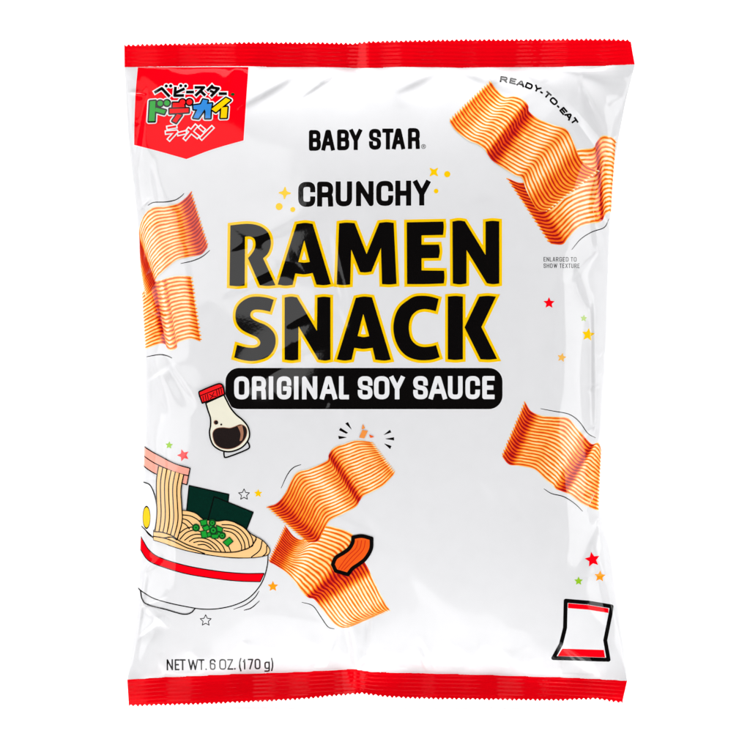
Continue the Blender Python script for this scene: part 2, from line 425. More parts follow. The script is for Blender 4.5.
# main title, outlines traced letter by letter
zA = lambda p: Z(222,212,7.5,p); zB = lambda p: Z(312,212,7.5,p); zC = lambda p: Z(405,212,7.5,p)
zD = lambda p: Z(226,284,7.5,p); zE = lambda p: Z(316,284,7.5,p); zF = lambda p: Z(405,284,7.5,p)
c = 1
title = [[
 [zA([(68,106,c),(150,97),(210,95),(270,105),(320,130),(355,170),(370,225),(365,275),(345,320),(312,352,c),(405,553,c),(345,558),(288,553,c),(200,350,c),(230,315),(250,280),(256,240),(245,205),(215,189),(177,190,c),(175,555,c),(120,560),(62,555,c)])],
 [zA([(563,97,c),(625,88),(682,95,c),(818,545,c),(770,553),(711,549,c),(683,462,c),(620,472),(553,465,c),(533,550,c),(480,556),(422,548,c)]), zA([(620,216,c),(662,380,c),(618,385),(575,380,c)])],
 [zB([(205,92,c),(260,86),(320,90,c),(410,322,c),(505,88,c),(560,82),(612,88,c),(633,543,c),(580,548),(525,545,c),(517,275,c),(445,452,c),(400,458),(362,455,c),(295,285,c),(287,548,c),(235,552),(187,547,c)])],
 [zC([(12,84,c),(285,78,c),(288,120),(283,178,c),(122,181,c),(122,251,c),(252,250,c),(258,300),(250,350,c),(122,352,c),(122,443,c),(290,445,c),(293,495),(288,540,c),(150,545),(14,545,c)])],
 [zC([(353,78,c),(400,70),(445,76,c),(600,328,c),(600,78,c),(650,72),(702,76,c),(702,540,c),(655,545),(610,538,c),(458,290,c),(457,540,c),(405,547),(355,540,c)])]],
 [[zD([(362,122,c),(310,106),(240,98),(180,105),(125,135),(88,180),(76,240),(88,300),(125,345),(180,375),(230,397),(255,420),(262,445),(248,468),(210,480),(150,475),(88,458,c),(67,552,c),(130,570),(190,578),(250,572),(315,548),(355,505),(375,450),(372,390),(345,345),(300,310),(240,285),(200,262),(187,235),(197,208),(225,195),(280,198),(335,210,c)])],
 [zD([(444,105,c),(490,98),(535,104,c),(685,355,c),(688,105,c),(735,99),(785,104,c),(785,568,c),(745,575),(697,568,c),(547,318,c),(545,568,c),(500,574),(444,568,c)])],
 [zE([(300,108,c),(360,98),(420,104,c),(560,568,c),(510,575),(445,568,c),(425,480,c),(355,488),(288,480,c),(268,568,c),(215,575),(158,566,c)]), zE([(355,226,c),(400,394,c),(357,400),(313,392,c)])],
 [zF([(250,115,c),(190,98),(130,92),(70,98),(20,125),(-40,175),(-75,245),(-88,330),(-75,415),(-40,490),(10,540),(70,565),(130,573),(200,568),(257,550,c),(230,460,c),(190,470),(130,473),(80,455),(42,410),(27,330),(42,255),(80,210),(130,192),(180,195),(228,207,c)])],
 [zF([(318,98,c),(375,93),(430,98,c),(430,565,c),(375,570),(318,565,c)])],
 [zF([(553,98,c),(615,92),(677,98,c),(568,325,c),(685,562,c),(625,568),(562,565,c),(443,327,c)])]]]
for wn, word in zip(('upper', 'lower'), title):
    sh = Shape(); mt = Shape()
    for L_ in word:
        rings = [cr(r, True, 6) for r in L_]
        sh.poly(*rings); mt.poly(*rings)
    yl = Shape(); yl.p = list(sh.p)
    # the outline keeps square corners
    G2 = Shape()
    for L_ in word:
        for qi, r in enumerate(L_):
            if qi == 0:
                rr = cr(r, True, 6); G2.mitre(rr, 2.75)
    halo = Shape(); halo.p = sh.p
    o = part('title_lettering', [(halo, 3.5, 'white_ink'), (sh, 2.8, 'yellow'), (G2, 0, 'yellow'), (sh, 0, 'black')], h=.36)
    o['label'] = 'upper title word in black edged with yellow' if wn == 'upper' else 'lower title word in black edged with yellow'
# flavour banner
def rrect(x0, y0, x1, y1, r, bow=0):
    pts = []
    for cx, cy, a0 in ((x1-r, y0+r, -90), (x1-r, y1-r, 0), (x0+r, y1-r, 90), (x0+r, y0+r, 180)):
        for k in range(9):
            a = math.radians(a0+k*90/8); pts.append((cx+r*math.cos(a), cy+r*math.sin(a)))
    return pts
ban = P_(rrect(226.2, 368, 501.8, 408.9, 13.5))
part('flavour_banner', [(ban, .9, 'white_ink'), (ban, 0, 'black')])
fl = textline([('O',234.9,249.8),('R',252.6,266.6),('I',269.4,273.8),('G',277.4,291.8),('I',294.6,298.8),('N',302.4,317.6),('A',320.4,337.2),('L',339.2,349.1),('S',357.9,372.5),('O',374,389.3),('Y',389.8,404.2),('S',413,427.5),('A',428.6,446.4),('U',447.5,462.1),('C',464.9,479.3),('E',481.7,493.9)], 376.4,399.3, 376,399, 4.5)
part('flavour_lettering', [(fl, 0, 'white_ink')], base=4, h=.35)
# curved and small lettering
rt = Shape()
for ch, x, y, a, wd in (('r',65,148,8,58),('E',133,160,13,52),('A',193,178,18,62),('D',254,197,23,58),('Y',315,218,30,56),('-',348,245,36,22),('T',392,266,41,50),('O',438,312,45,64),('-',472,352,48,22),('E',510,386,50,50),('A',551,424,53,60),('T',592,462,56,50)):
    X, Y = 495+x/7.5, 60+y/7.5; ca, sa_ = math.cos(math.radians(a)), math.sin(math.radians(a)); hw = wd/7.5/2*.98
    glyph(rt, ch, -hw, hw, -3.1, 3.1, 1.75, lambda p, q: (X+p*ca-q*sa_, Y+p*sa_+q*ca))
part('arched_lettering', [(rt, 0, 'black')], h=.2)
def small(sh, s, x0, x1, y0, y1, w):
    wd = [{' ': .45, 'W': 1.5, 'L': .85, 'E': .9, 'T': .9, 'G': 1.1, 'O': 1.12, 'D': 1.08}.get(ch, 1) for ch in s]
    u = (x1-x0)/sum(wd); x = x0
    for ch, a in zip(s, wd):
        if ch != ' ': glyph(sh, 'r' if ch == 'R' else ch, x+a*u*.12, x+a*u*.88, y0, y1, w)
        x += a*u
note = Shape(); small(note, 'ENLARGED TO', 542.5, 576.4, 257.5, 262.0, .6); small(note, 'SHOW TEXTURE', 542.5, 579.4, 263.9, 268.4, .6)
part('note_lettering', [(note, 0, 'grey')], h=.17)
nw = textline([('N',166.8,173.2),('E',174.8,179.6),('T',179.8,185.8),('W',188.2,198.4),('T',198.6,204.6),('.',205.5,207),('6',209.9,215.8),('O',219.3,226.4),('Z',227.4,233.4),('.',234.3,235.6),('(',239,241.6),('1',242.8,245.6),('7',247.8,253.4),('0',254.6,260.6),('g',264.4,270),(')',271,273.4)], 659,670.2, 658.4,669.2, 1.5)
part('weight_lettering', [(nw, 0, 'black')], h=.25)
# ------------------------------------------------------------------ red corner label with its Japanese lettering
lab = P_(cr([(137.8,67.2,c),(135.9,90),(134.6,120),(134.3,145,c),(161,152.2),(187,159.7,c),(214,149.8),(244,141.2,c),(246.2,105),(248.6,67.2,c)], True, 6))
LAB = part('corner_label', [(lab, .9, 'white_ink'), (lab, 0, 'red')])
kA = lambda p: Z(140,80,12.5,p); kB = lambda p: Z(185,80,12.5,p); kC = lambda p: Z(130,80,6.25,p)
k1 = Shape(); w = 2.75
k1.line(kA([(198,152),(275,107),(362,200)]), w); k1.disc(kA([(330,78)])[0], 1.55).disc(kA([(386,76)])[0], 1.55)
k1.line(kA([(445,105),(437,200),(536,198)]), w); k1.line(kA([(455,160),(545,118)]), w); k1.disc(kA([(512,74)])[0], 1.5).disc(kA([(572,78)])[0], 1.5)
k1.line(kA([(596,155),(660,155)]), w)
k1.line(kB([(140,97),(240,97),(145,192)]), w); k1.line(kB([(200,145),(245,188)]), w)
k1.line(kB([(340,82),(292,128)]), w); k1.line(kB([(345,100),(422,112),(338,200)]), w); k1.line(kB([(330,145),(372,165)]), w*.9)
k1.line(kB([(442,177),(510,177)]), w)
k2 = {'logogreen': Shape(), 'logored': Shape(), 'logoblue': Shape(), 'yellow': Shape()}
k2['logogreen'].poly(kA([(128,270),(197,264),(186,520),(114,522)])).poly(kA([(200,348),(326,384),(305,430),(190,397)])).disc(kA([(255,297)])[0], 2.7).disc(kA([(340,292)])[0], 2.7)
k2['logored'].poly(kA([(415,290),(500,290),(560,322),(560,345),(412,348)])).poly(kA([(375,366),(612,360),(612,410),(375,424)])).poly(kA([(470,432),(525,446),(456,542),(410,518)])).disc(kA([(535,283)])[0], 2.8).disc(kA([(622,281)])[0], 2.8)
k2['logoblue'].poly(kB([(230,250),(288,262),(276,308),(342,300),(326,380),(322,486),(258,486),(262,400),(250,372),(172,488),(110,480),(160,375),(112,372),(108,325),(202,312)]))
k2['yellow'].poly(kB([(515,230),(572,260),(390,410),(335,372)])).poly(kB([(460,352),(535,345),(525,480),(450,482)]))
allk = Shape(); 
for s_ in k2.values(): allk.p += s_.p
k3 = Shape()
k3.line(kC([(243,301),(285,294)]), 2.1).line(kC([(234,331),(292,326),(250,372)]), 2.1).line(kC([(310,340),(345,332)]), 2.1)
k3.line(kC([(412,294),(350,368)]), 2.2).line(kC([(370,314),(422,356)]), 2.2).line(kC([(444,300),(460,314)]), 2.2).line(kC([(514,304),(452,366)]), 2.2)
rg = Shape().disc((233,94.8), 1.9, 1.4)
lay = [(k1, 1.2, 'white_ink'), (allk, 2.6, 'white_ink'), (k3, 1.25, 'white_ink'), (k1, 0, 'black'), (allk, 1.45, 'black'), (k3, 0, 'red'), (rg, 0, 'dgreen')]
lay += [(s_, 0, kk) for kk, s_ in k2.items()]
part('label_lettering', lay, base=4, h=.22, parent=LAB)
# ------------------------------------------------------------------ stars and sparkles
def star(cx, cy, r, rot, inner=.45, n=5):
    return [(cx+(r if i % 2 == 0 else r*inner)*math.sin(math.pi*i/n+math.radians(rot)), cy-(r if i % 2 == 0 else r*inner)*math.cos(math.pi*i/n+math.radians(rot))) for i in range(2*n)]
for x, y, r, rot, col in ((548.3,303.3,6.0,0,'red'),(583.2,318.5,3.7,5,'palegreen'),(587.6,334.8,7.0,8,'yellow'),(561,357.6,4.9,12,'palegold'),(169.7,445,4.1,4,'lgreen'),
        (184,455,6.5,-18,'coral'),(258.8,492.8,4.4,0,'yellow'),(273.3,585.6,5.6,0,'orange'),(592,559.2,8.0,-10,'red'),(599.5,576,6.0,4,'orange'),(578.1,580.6,4.6,0,'lgreen')):
    s_ = P_(star(x, y, r*.96, rot, .47)); part('printed_star', [(s_, .45, 'white_ink'), (s_, .1, col)], h=.3)
for x, y, r in ((244.7,494,6.1),(206.1,619.9,6.2)):
    s_ = Shape().line(star(x, y, r*.93, 0, .48), .75, closed=True); part('printed_star', [(s_, 0, 'black')], h=.25)
for x, y, r, rot in ((285.2,193.9,6.6,3),(433.6,173,6.0,45)):
    s_ = P_(cr([p for p in star(x, y, r*.9, rot, .42, 4)], True, 5)); part('printed_sparkle', [(s_, .35, 'yellow')], h=.3)
for x, y, r in ((279.6,207.4,3.5),(293.2,210.4,2.5),(446.9,175.1,3.1),(435.8,192,2.3)):
    part('printed_dot', [(Shape().disc((x, y), r), 0, 'yellow')], h=.3)
# ------------------------------------------------------------------ motion strokes
zI = lambda p: Z(130,185,8.333,p); zJ = lambda p: Z(130,265,8.333,p); zK = lambda p: Z(495,395,6.818,p)
zG = lambda p: Z(445,75,5.77,p); zH = lambda p: Z(500,130,6.25,p); zL = lambda p: Z(260,420,5,p); zM = lambda p: Z(255,510,5,p)
zU = lambda p: Z(130,540,5,p); zW = lambda p: Z(120,430,4.412,p); zQ = lambda p: Z(180,480,7.5,p); zP = lambda p: Z(135,440,9.375,p); zV = lambda p: Z(190,375,9.375,p)
for pts, w in ((zI([(152,172),(200,148),(300,145),(380,130),(430,100),(455,75)]),1.1),(zI([(428,658),(530,635),(610,600),(672,548)]),1.1),
        (Z(110,180,3.75,[(138,663),(185,655),(215,659),(235,668)]),1.1),(zK([(305,92),(400,110),(500,130),(570,180),(630,260),(685,292)]),.95),
        (Z(460,350,4.17,[(347,577),(380,597),(430,610),(475,638),(510,672)]),.95),(zH([(445,750),(500,685),(570,640),(650,610),(680,555)]),.95),
        (zL([(108,338),(140,270),(170,235),(208,220)]),.95),(zM([(235,457),(290,475),(330,530),(365,580),(398,592)]),.95)):
    part('motion_stroke', [(Shape().taper(cr(pts, n=5), w), 0, 'black')], h=.25)
for pts in ([(428,16),(441,10),(458,45)],[(397,49),(404,38),(440,62),(432,66)],[(393,78),(396,93),(433,85)],[(620,72),(655,60),(649,48)],[(627,92),(669,85),(669,99)],[(621,116),(656,128),(650,142)]):
    part('burst_mark', [(P_(zL(pts)), .15, 'black')], h=.3)
# ------------------------------------------------------------------ printed snack pieces: ribbed crackers
def chipmat(name, shades, N, seed):
    m = bpy.data.materials.new(name); m.use_nodes = True; T = m.node_tree; Nn = T.nodes; L = T.links; p = Nn['Principled BSDF']
    g = Nn.new('ShaderNodeGroup'); g.node_tree = FG; L.new(g.outputs[0], p.inputs['Normal']); p.inputs['Roughness'].default_value = .07
    uv = Nn.new('ShaderNodeUVMap'); sp = Nn.new('ShaderNodeSeparateXYZ'); L.new(uv.outputs[0], sp.inputs[0])
    def mth(op, a, b=None, cc=None):
        n = Nn.new('ShaderNodeMath'); n.operation = op
        for i, v in enumerate((a, b, cc)):
            if v is None: continue
            if isinstance(v, (int, float)): n.inputs[i].default_value = v
            else: L.new(v, n.inputs[i])
        return n.outputs[0]
    nz = Nn.new('ShaderNodeTexNoise'); nz.inputs['Scale'].default_value = 7; nz.inputs['Detail'].default_value = 3
    mp = Nn.new('ShaderNodeMapping'); mp.inputs['Scale'].default_value = (1.6, 1.6, 1); mp.inputs['Location'].default_value = (seed, seed*.7, 0); L.new(uv.outputs[0], mp.inputs[0]); L.new(mp.outputs[0], nz.inputs['Vector'])
    # how deep in the fold
    r = Nn.new('ShaderNodeValToRGB'); e = r.color_ramp.elements; n = len(shades)
    e[0].position = 0; e[0].color = (shades[0],)*3+(1,); e[1].position = 1; e[1].color = (shades[-1],)*3+(1,)
    for i in range(1, n-1):
        q = e.new(i/(n-1)); q.color = (shades[i],)*3+(1,)
    r.color_ramp.interpolation = 'EASE'; L.new(sp.outputs[0], r.inputs[0])
    wob = mth('MULTIPLY_ADD', nz.outputs['Fac'], .55, -.27)
    ph = mth('MULTIPLY', mth('ADD', mth('MULTIPLY_ADD', sp.outputs[1], N, -.25), wob), 6.28318)
    rib = mth('MULTIPLY_ADD', mth('SINE', ph), .5, .5)                      # 1 = bottom of groove
    rib = mth('POWER', rib, 1.6)
    fold = mth('MULTIPLY_ADD', mth('SUBTRACT', nz.outputs['Fac'], .5), .35, r.outputs[0])
    # deep folds merge their ribs to dark red
    val = mth('ADD', mth('MULTIPLY', rib, mth('MULTIPLY_ADD', r.outputs[0], -.30, .66)), mth('MULTIPLY_ADD', fold, .92, -.14))
    ln = Nn.new('ShaderNodeMapping'); ln.inputs['Scale'].default_value = (9, N*3.1, 1); L.new(uv.outputs[0], ln.inputs[0])
    n3 = Nn.new('ShaderNodeTexNoise'); n3.inputs['Scale'].default_value = 1; n3.inputs['Detail'].default_value = 2; L.new(ln.outputs[0], n3.inputs['Vector'])
    val = mth('ADD', val, mth('MULTIPLY_ADD', n3.outputs['Fac'], .22, -.11))
    # pale toasted tips at the cut ends
    edge = mth('MAXIMUM', mth('SUBTRACT', 1, mth('MULTIPLY', mth('MINIMUM', sp.outputs[0], mth('SUBTRACT', 1, sp.outputs[0])), 55)), 0)
    val = mth('SUBTRACT', val, mth('MULTIPLY', edge, .38))
    cr2 = Nn.new('ShaderNodeValToRGB'); e = cr2.color_ramp.elements
    stops = ((0.02,(255,244,220)),(.15,(255,228,170)),(.30,(255,190,90)),(.47,(255,146,32)),(.66,(244,92,18)),(.84,(214,34,16)),(1,(150,10,20)))
    e[0].position = stops[0][0]; e[0].color = (*lin(stops[0][1]), 1); e[1].position = 1; e[1].color = (*lin(stops[-1][1]), 1)
    for a, b in stops[1:-1]:
        q = e.new(a); q.color = (*lin(b), 1)
    L.new(val, cr2.inputs[0]); L.new(cr2.outputs[0], p.inputs['Base Color'])
    return m
def chip(pairs, N, base, seed, label, sub=14, teeth=(1, 1)):
    T = np.array(cr([p[0] for p in pairs], n=sub)); B = np.array(cr([p[1] for p in pairs], n=sub)); sh = [p[2] for p in pairs]
    nu = len(T); nv = N*8+1; V = []; UV = []
    for j in range(nv):
        v = j/(nv-1)
        q = T*(1-v)+B*v
        # each rib ends in a rounded tooth
        tw = .5-.5*math.cos(2*math.pi*(v*N+.25))
        for en, (i0, i1) in enumerate(((0, 1), (-1, -2))):
            if teeth[en]:
                d = (q[i0]-q[i1]); d = d/np.linalg.norm(d); q[i0] = q[i0]+d*(2.4*tw-.8)
        V.append(q); UV.append(np.stack([np.linspace(0, 1, nu), np.full(nu, v)], 1))
    V = np.concatenate(V); UV = np.concatenate(UV)
    lim = (V[:, 0] > np.interp(V[:, 1], gy, Lg)+.25) & (V[:, 0] < np.interp(V[:, 1], gy, Rg)-.25)
    # scalloped long sides
    xl = np.interp(V[:, 1], gy, Lg)+.25; xr = np.interp(V[:, 1], gy, Rg)-.25
    V[:, 0] = np.clip(V[:, 0], xl, xr)
    F = []
    ref = None
    for j in range(nv-1):
        for i in range(nu-1):
            a, b, c_, d = j*nu+i, j*nu+i+1, (j+1)*nu+i+1, (j+1)*nu+i
            if not (lim[a] or lim[b] or lim[c_] or lim[d]): continue
            pa, pb, pd = V[a], V[b], V[d]
            cross = (pb[0]-pa[0])*(pd[1]-pa[1])-(pb[1]-pa[1])*(pd[0]-pa[0])
            F.append((a, b, c_, d) if cross < 0 else (d, c_, b, a))
    z = bil(Hgrid, V[:, 0], V[:, 1])+LV*base+.012
    me = mesh_from('printed_snack', place(V[:, 0], V[:, 1], z), F, [chipmat('snack_print', sh, N, seed)], [0]*len(F), (V[:, 0], V[:, 1]))
    ul = me.uv_layers.new(name='UVMap'); idx = np.zeros(len(me.loops), np.int32); me.loops.foreach_get('vertex_index', idx)
    ul.data.foreach_set('uv', UV[idx].astype(np.float32).ravel())
    link('printed_snack', me, label=label)
def prs(z, rows): return [(z([(a, b)])[0], z([(c_, d)])[0], s) for a, b, c_, d, s in rows]
chip(prs(zH, [(40,305,310,715,.8),(130,335,385,718,.85),(220,300,425,675,.4),(330,200,490,612,.2),(460,128,560,590,.15),(575,115,612,580,.4),(600,80,640,563,1.0),(636,38,655,532,.35),(690,42,677,516,.1),(724,66,696,514,.45)]), 17, 1, 3.1, 'wavy ribbed snack behind the other at upper right')
chip(prs(zG, [(262,38,22,268,.65),(300,90,60,325,.45),(350,128,130,382,.15),(400,125,185,405,.3),(450,145,225,435,.25),(478,180,248,470,.9),(484,215,272,500,1.0),(540,258,330,540,.35),(620,288,400,585,.15),(695,315,440,600,.45),(735,375,465,668,.2),(770,470,502,742,.65),(816,525,534,784,.6),(885,553,585,790,.5)]), 17, 5, 1.2, 'wavy ribbed snack in front at upper right')
chip(prs(zJ, [(518,98,598,640,.65),(430,92,510,618,.25),(330,105,405,650,.3),(292,120,395,690,.55),(262,125,345,715,.15),(228,135,312,690,.5),(200,140,295,660,1.0),(150,190,240,660,.4),(88,240,125,705,.2)]), 17, 1, 5.5, 'ribbed snack below at the left edge', teeth=(1, 0))
chip(prs(zI, [(512,62,655,520,.9),(470,112,600,582,.95),(400,160,500,603,.5),(300,180,400,628,.25),(190,190,330,680,.3),(120,250,270,735,.1),(85,330,235,765,.15),(76,400,218,792,.35),(80,470,205,815,1.0),(80,560,190,860,.95),(76,640,130,930,.3)]), 17, 5, 8.8, 'curled ribbed snack at the left edge', teeth=(1, 0))
chip(prs(zK, [(200,45,42,415,.75),(240,108,90,470,.95),(310,138,160,480,.4),(400,147,265,505,.4),(490,155,340,575,.3),(560,225,385,610,.15),(630,310,415,640,.6),(665,335,455,655,1.0),(695,322,510,680,.25),(712,335,590,740,.3),(724,370,705,790,.5)]), 17, 1, 2.7, 'ribbed snack at the right edge', teeth=(1, 0))
chip(prs(zM, [(155,75,72,255,.9),(200,130,110,275,.85),(250,140,160,310,.4),(330,75,200,355,.15),(430,90,225,390,.3),(500,130,248,418,.35),(535,230,270,435,1.0),(565,285,300,445,.85),(590,340,345,505,.2),(630,420,400,570,.2),(655,470,450,587,.4),(675,495,505,570,.5)]), 17, 1, 6.1, 'lower ribbed snack right of the bowl')
chip(prs(zL, [(38,430,240,608,.7),(88,412,290,602,.9),(130,360,315,560,.6),(180,265,350,500,.4),(250,240,420,465,.15),(335,202,480,430,.5),(346,170,498,402,1.0),(372,135,520,375,.4),(420,118,565,355,.2),(480,100,620,322,.3),(560,108,675,262,.55)]), 17, 5, 4.4, 'ribbed snack with a bitten corner right of the bowl')
part('crumb', [(P_(zL([(515,18),(526,40),(508,45)])), 0, 'crumb'), (P_(zL([(512,48),(540,52),(522,90),(496,86)])), 0, 'crumb'), (P_(zL([(545,70),(572,82),(552,88)])), 0, 'chiporange')], base=9, h=.3)
# small drawn cracker with a heavy outline
cs = cr(zM([(492,132,c),(535,126),(583,138,c),(580,190),(553,238),(520,266),(488,288),(465,318,c),(405,300,c),(390,268,c),(405,235),(440,212),(470,190),(488,160)]), True, 6)
ln = Shape()
for f in (.28, .5, .72):
    a = cr(zM([(492,150),(480,185),(440,220),(402,285)]), n=6); b = cr(zM([(575,148),(566,195),(525,245),(462,300)]), n=6)
    ln.line([(p[0]*(1-f)+q[0]*f, p[1]*(1-f)+q[1]*f) for p, q in zip(a, b)], .8, 'rd')
part('cracker_drawing', [(P_(cs), 1.9, 'black'), (P_(cs), -1.9, 'chiporange'), (ln, 0, 'chipred')], base=10, h=.35)
# small drawn pouch with red ends
zN = lambda p: Z(500,590,5.357,p)
po = zN([(350,55),(470,66),(596,88),(590,130),(562,268),(580,372),(285,362),(325,290),(347,200)])
part('pouch_drawing', [(P_(po), 2.1, 'black'), (P_(po), -1.9, 'white_ink'), (P_(zN([(362,68),(470,78),(580,98),(580,122),(470,103),(362,94)])), 0, 'red'), (P_(zN([(333,312),(555,320),(562,360),(308,352)])), 0, 'red')], base=3, h=.4)
# ------------------------------------------------------------------ ramen bowl drawing
bowl = []
body = cr(zW([(70,400,c),(108,435),(150,475),(300,530),(450,556),(560,560),(655,535,c),(652,590),(636,650),(609,697),(565,741),(503,770),(432,785),(370,787),(309,779),(220,761),(150,741),(106,716),(81,697),(55,668,c)]), True, 6)
bowl += [(P_(body), .65, 'black'), (P_(body), -.45, 'white_film')]
foot = cr(zU([(52,250),(62,296),(90,322),(180,345),(265,368),(305,362),(326,342)]), n=6)
bowl.append((Shape().line(foot, 1.15, 'rd'), 0, 'black'))
bt = cr(zW([(60,430),(85,460),(103,490),(130,530),(180,563),(300,598),(430,620),(540,630),(637,630)]), n=6)
bb = cr(zW([(60,490),(80,510),(95,532),(125,572),(180,598),(300,632),(450,655),(540,663),(620,665)]), n=6)
band = bt+bb[::-1]
bowl += [(P_(band), .65, 'black'), (P_(band), -.3, 'red')]
egg = cr(zW([(80,225,c),(110,232),(135,245),(155,290),(165,350),(160,410),(148,472,c),(130,456),(108,435),(70,400,c)]), True, 6)
n1_ = zQ([(75,40),(370,105),(345,330),(48,300)]); n2_ = zQ([(262,122),(552,238),(492,390),(215,300)])
bowl2 = [(P_(n1_), .75, 'black'), (P_(n1_), -.4, 'nori'), (P_(n2_), .75, 'black'), (P_(n2_), -.4, 'nori'),
         (P_(egg), .6, 'black'), (P_(egg), -.45, 'white_ink'), (Shape().disc(zW([(118,385)])[0], 3.6, 10.4), .4, 'black'), (Shape().disc(zW([(118,385)])[0], 3.6, 10.4), -.1, 'yolk')]
BW = part('bowl_drawing', bowl, base=6, h=.36)
part('topping_drawing', bowl2, base=6, h=.36, parent=BW)
mass = cr(zQ([(-195,375,c),(-60,330),(-20,270),(20,228),(80,232),(130,250),(180,290),(240,300),(290,305),(350,298),(420,315),(490,355),(545,405),(620,445),(670,500),(676,535),(650,560),(560,576),(450,578),(330,571),(200,553),(60,527),(-60,492),(-120,470),(-195,448,c)]), True, 5)
lines = Shape(); W_ = 1.1
for l in ([(20,258),(80,265),(130,288),(165,320)],[(15,285),(60,298),(100,335)],[(12,310),(48,330),(75,362)],
          [(5,440),(50,392),(110,372),(170,385)],[(0,395),(50,360),(110,345)],[(40,447),(90,412),(150,403),(250,430),(318,482),(345,533)],[(75,456),(120,432),(200,436),(270,478),(312,530)],
          [(108,464),(160,455),(225,474),(275,520)],[(140,482),(190,480),(240,510)],
          [(320,330),(400,335),(462,370),(510,430),(525,498)],[(330,352),(400,365),(452,400),(486,460),(492,512)],[(335,375),(390,388),(430,420),(464,480),(466,522)],[(360,470),(385,530)],
          [(420,315),(490,355),(540,420),(552,480),(530,498)],
          
          [(620,452),(602,520),(540,572)],[(655,488),(650,540),(622,568)],[(545,405),(575,425),(560,465)]):
    lines.line(cr(zQ(l), n=5), W_, 'rd')
hl = cr(zW([(172,160),(163,220),(163,300),(165,360),(160,420),(150,475)]), n=6); hr = cr(zW([(284,196),(272,260),(275,330),(277,400),(256,478)]), n=6)
hr = [tuple(q) for q in np.stack([np.interp(np.linspace(0, 1, len(hl)), np.linspace(0, 1, len(hr)), [p[i] for p in hr]) for i in (0, 1)], 1)]
pb = [zP([(92,65),(160,108),(240,150),(380,220),(522,262)]), zP([(92,155),(160,200),(240,240),(380,300),(508,332)]), zP([(92,250),(150,290),(210,320),(340,370),(440,400),(492,415)])]
for p_ in pb: p_.insert(0, (p_[0][0]-4, p_[0][1]-4))
pb = [cr(p_, n=5) for p_ in pb]
pw = P_(pb[0]+pb[2][::-1]); pl = Shape().line(pb[1], 1.1, 'rd')
part('meat_drawing', [(pw, .6, 'black'), (pw, -.5, 'pink'), (pl, 0, 'black')], base=14, h=.36, parent=BW)
hang = P_(hl+hr[::-1]); hln = Shape().line(hl, W_, 'rd').line(hr, W_, 'rd')
for i in range(1, 6):
    f = i/6; hln.line([(a[0]*(1-f)+b[0]*f, a[1]*(1-f)+b[1]*f) for a, b in zip(hl, hr)], W_, 'rd')
rim = Shape()
for l in ([(-195,385),(-130,390),(-55,415),(0,452),(80,490),(180,518),(290,535),(400,536),(470,522),(535,495),(575,440)],[(-195,420),(-120,432),(-55,452),(10,482),(60,505),(130,525),(190,548)],[(-120,432),(-60,425),(-20,445)]):
    rim.line(cr(zQ(l), n=5), W_, 'rd')
rimb = P_(cr(zQ([(-195,385),(-130,390),(-55,415),(0,452),(80,490),(180,518)]), n=5)+cr(zQ([(180,545),(60,522),(-60,488),(-120,468),(-195,446)]), n=5))
part('noodle_drawing', [(P_(mass), .45, 'black'), (P_(mass), -.4, 'noodle'), (lines, 0, 'black'), (hang, 0, 'noodle'), (hln, 0, 'black'), (rimb, 0, 'noodle'), (rim, 0, 'black')], base=17, h=.34, parent=BW)
oni = Shape(); oq = Shape()
for x, y, r in ((125,353,27),(247,317,25),(255,373,30),(322,412,25)): oni.disc(zQ([(x, y)])[0], r/7.5)
for q_ in ([(155,300),(205,292),(208,330),(165,340)],[(172,350),(215,332),(228,365),(190,378)],[(160,382),(200,372),(215,425),(170,430)],[(278,335),(325,355),(320,385),(285,378)],[(222,345),(240,330),(250,345),(228,362)],[(205,395),(232,385),(240,412),(215,425)],[(288,385),(310,390),(305,412),(285,405)],[(238,405),(298,400),(290,432),(245,432)],[(328,462),(375,425),(402,455),(360,492)]):
    oq.poly(zQ(q_))
rg2 = Shape(); cd = Shape()
for x, y, r in ((125,353,27),(247,317,25),(255,373,30),(322,412,25)): rg2.disc(zQ([(x, y)])[0], r/7.5*.62); cd.disc(zQ([(x, y)])[0], r/7.5*.28)
part('spring_onion_drawing', [(oni, .35, 'dgreen'), (oq, .55, 'dgreen'), (oq, -.45, 'green'), (rg2, 0, 'green'), (cd, 0, 'dgreen')], base=26, h=.26, parent=BW)
for pts in ([(520,343),(580,320),(625,285),(648,250)],[(572,348),(610,335),(650,300)]):
    part('motion_stroke', [(Shape().taper(cr(zU(pts), n=5), 1.05), 0, 'black')], h=.25)
# ------------------------------------------------------------------ soy sauce bottle drawing
bo = cr(zV([(155,262,c),(175,330),(198,400),(200,470),(190,530),(200,600),(230,660),(290,700),(360,716),(430,705),(500,670),(550,610),(565,550),(548,480),(500,420),(440,370),(390,310),(352,240),(325,185,c)]), True, 6)
base_ = cr(zV([(325,700,c),(328,752),(345,768),(450,732),(550,688),(562,658),(545,620,c)]), True, 5)
cap = cr(zV([(92,170),(118,145),(250,90),(295,84),(318,110),(332,178,c),(230,222),(122,262,c)]), True, 6)
sau = cr(zV([(220,545),(250,502),(310,490),(380,495),(430,480),(480,462),(525,482),(541,530),(525,590),(480,645),(420,680),(350,690),(280,672),(235,625)]), True, 6)
hi_ = P_(cr(zV([(452,478,c),(496,466,c),(508,540),(496,605),(472,616,c),(480,545)]), True, 5))
tick = Shape().line(zV([(108,192),(312,112)]), .9, 'rd')
for a, b in ((128,205),(150,195),(170,188),(255,152),(277,142),(298,133)): tick.line(zV([(a, b-8),(a+9, b+42)]), .75, 'rd')
tick.line(zV([(190,180),(215,196),(232,160)]), .7, 'rd').line(zV([(196,222),(222,198),(252,200)]), .7, 'rd')
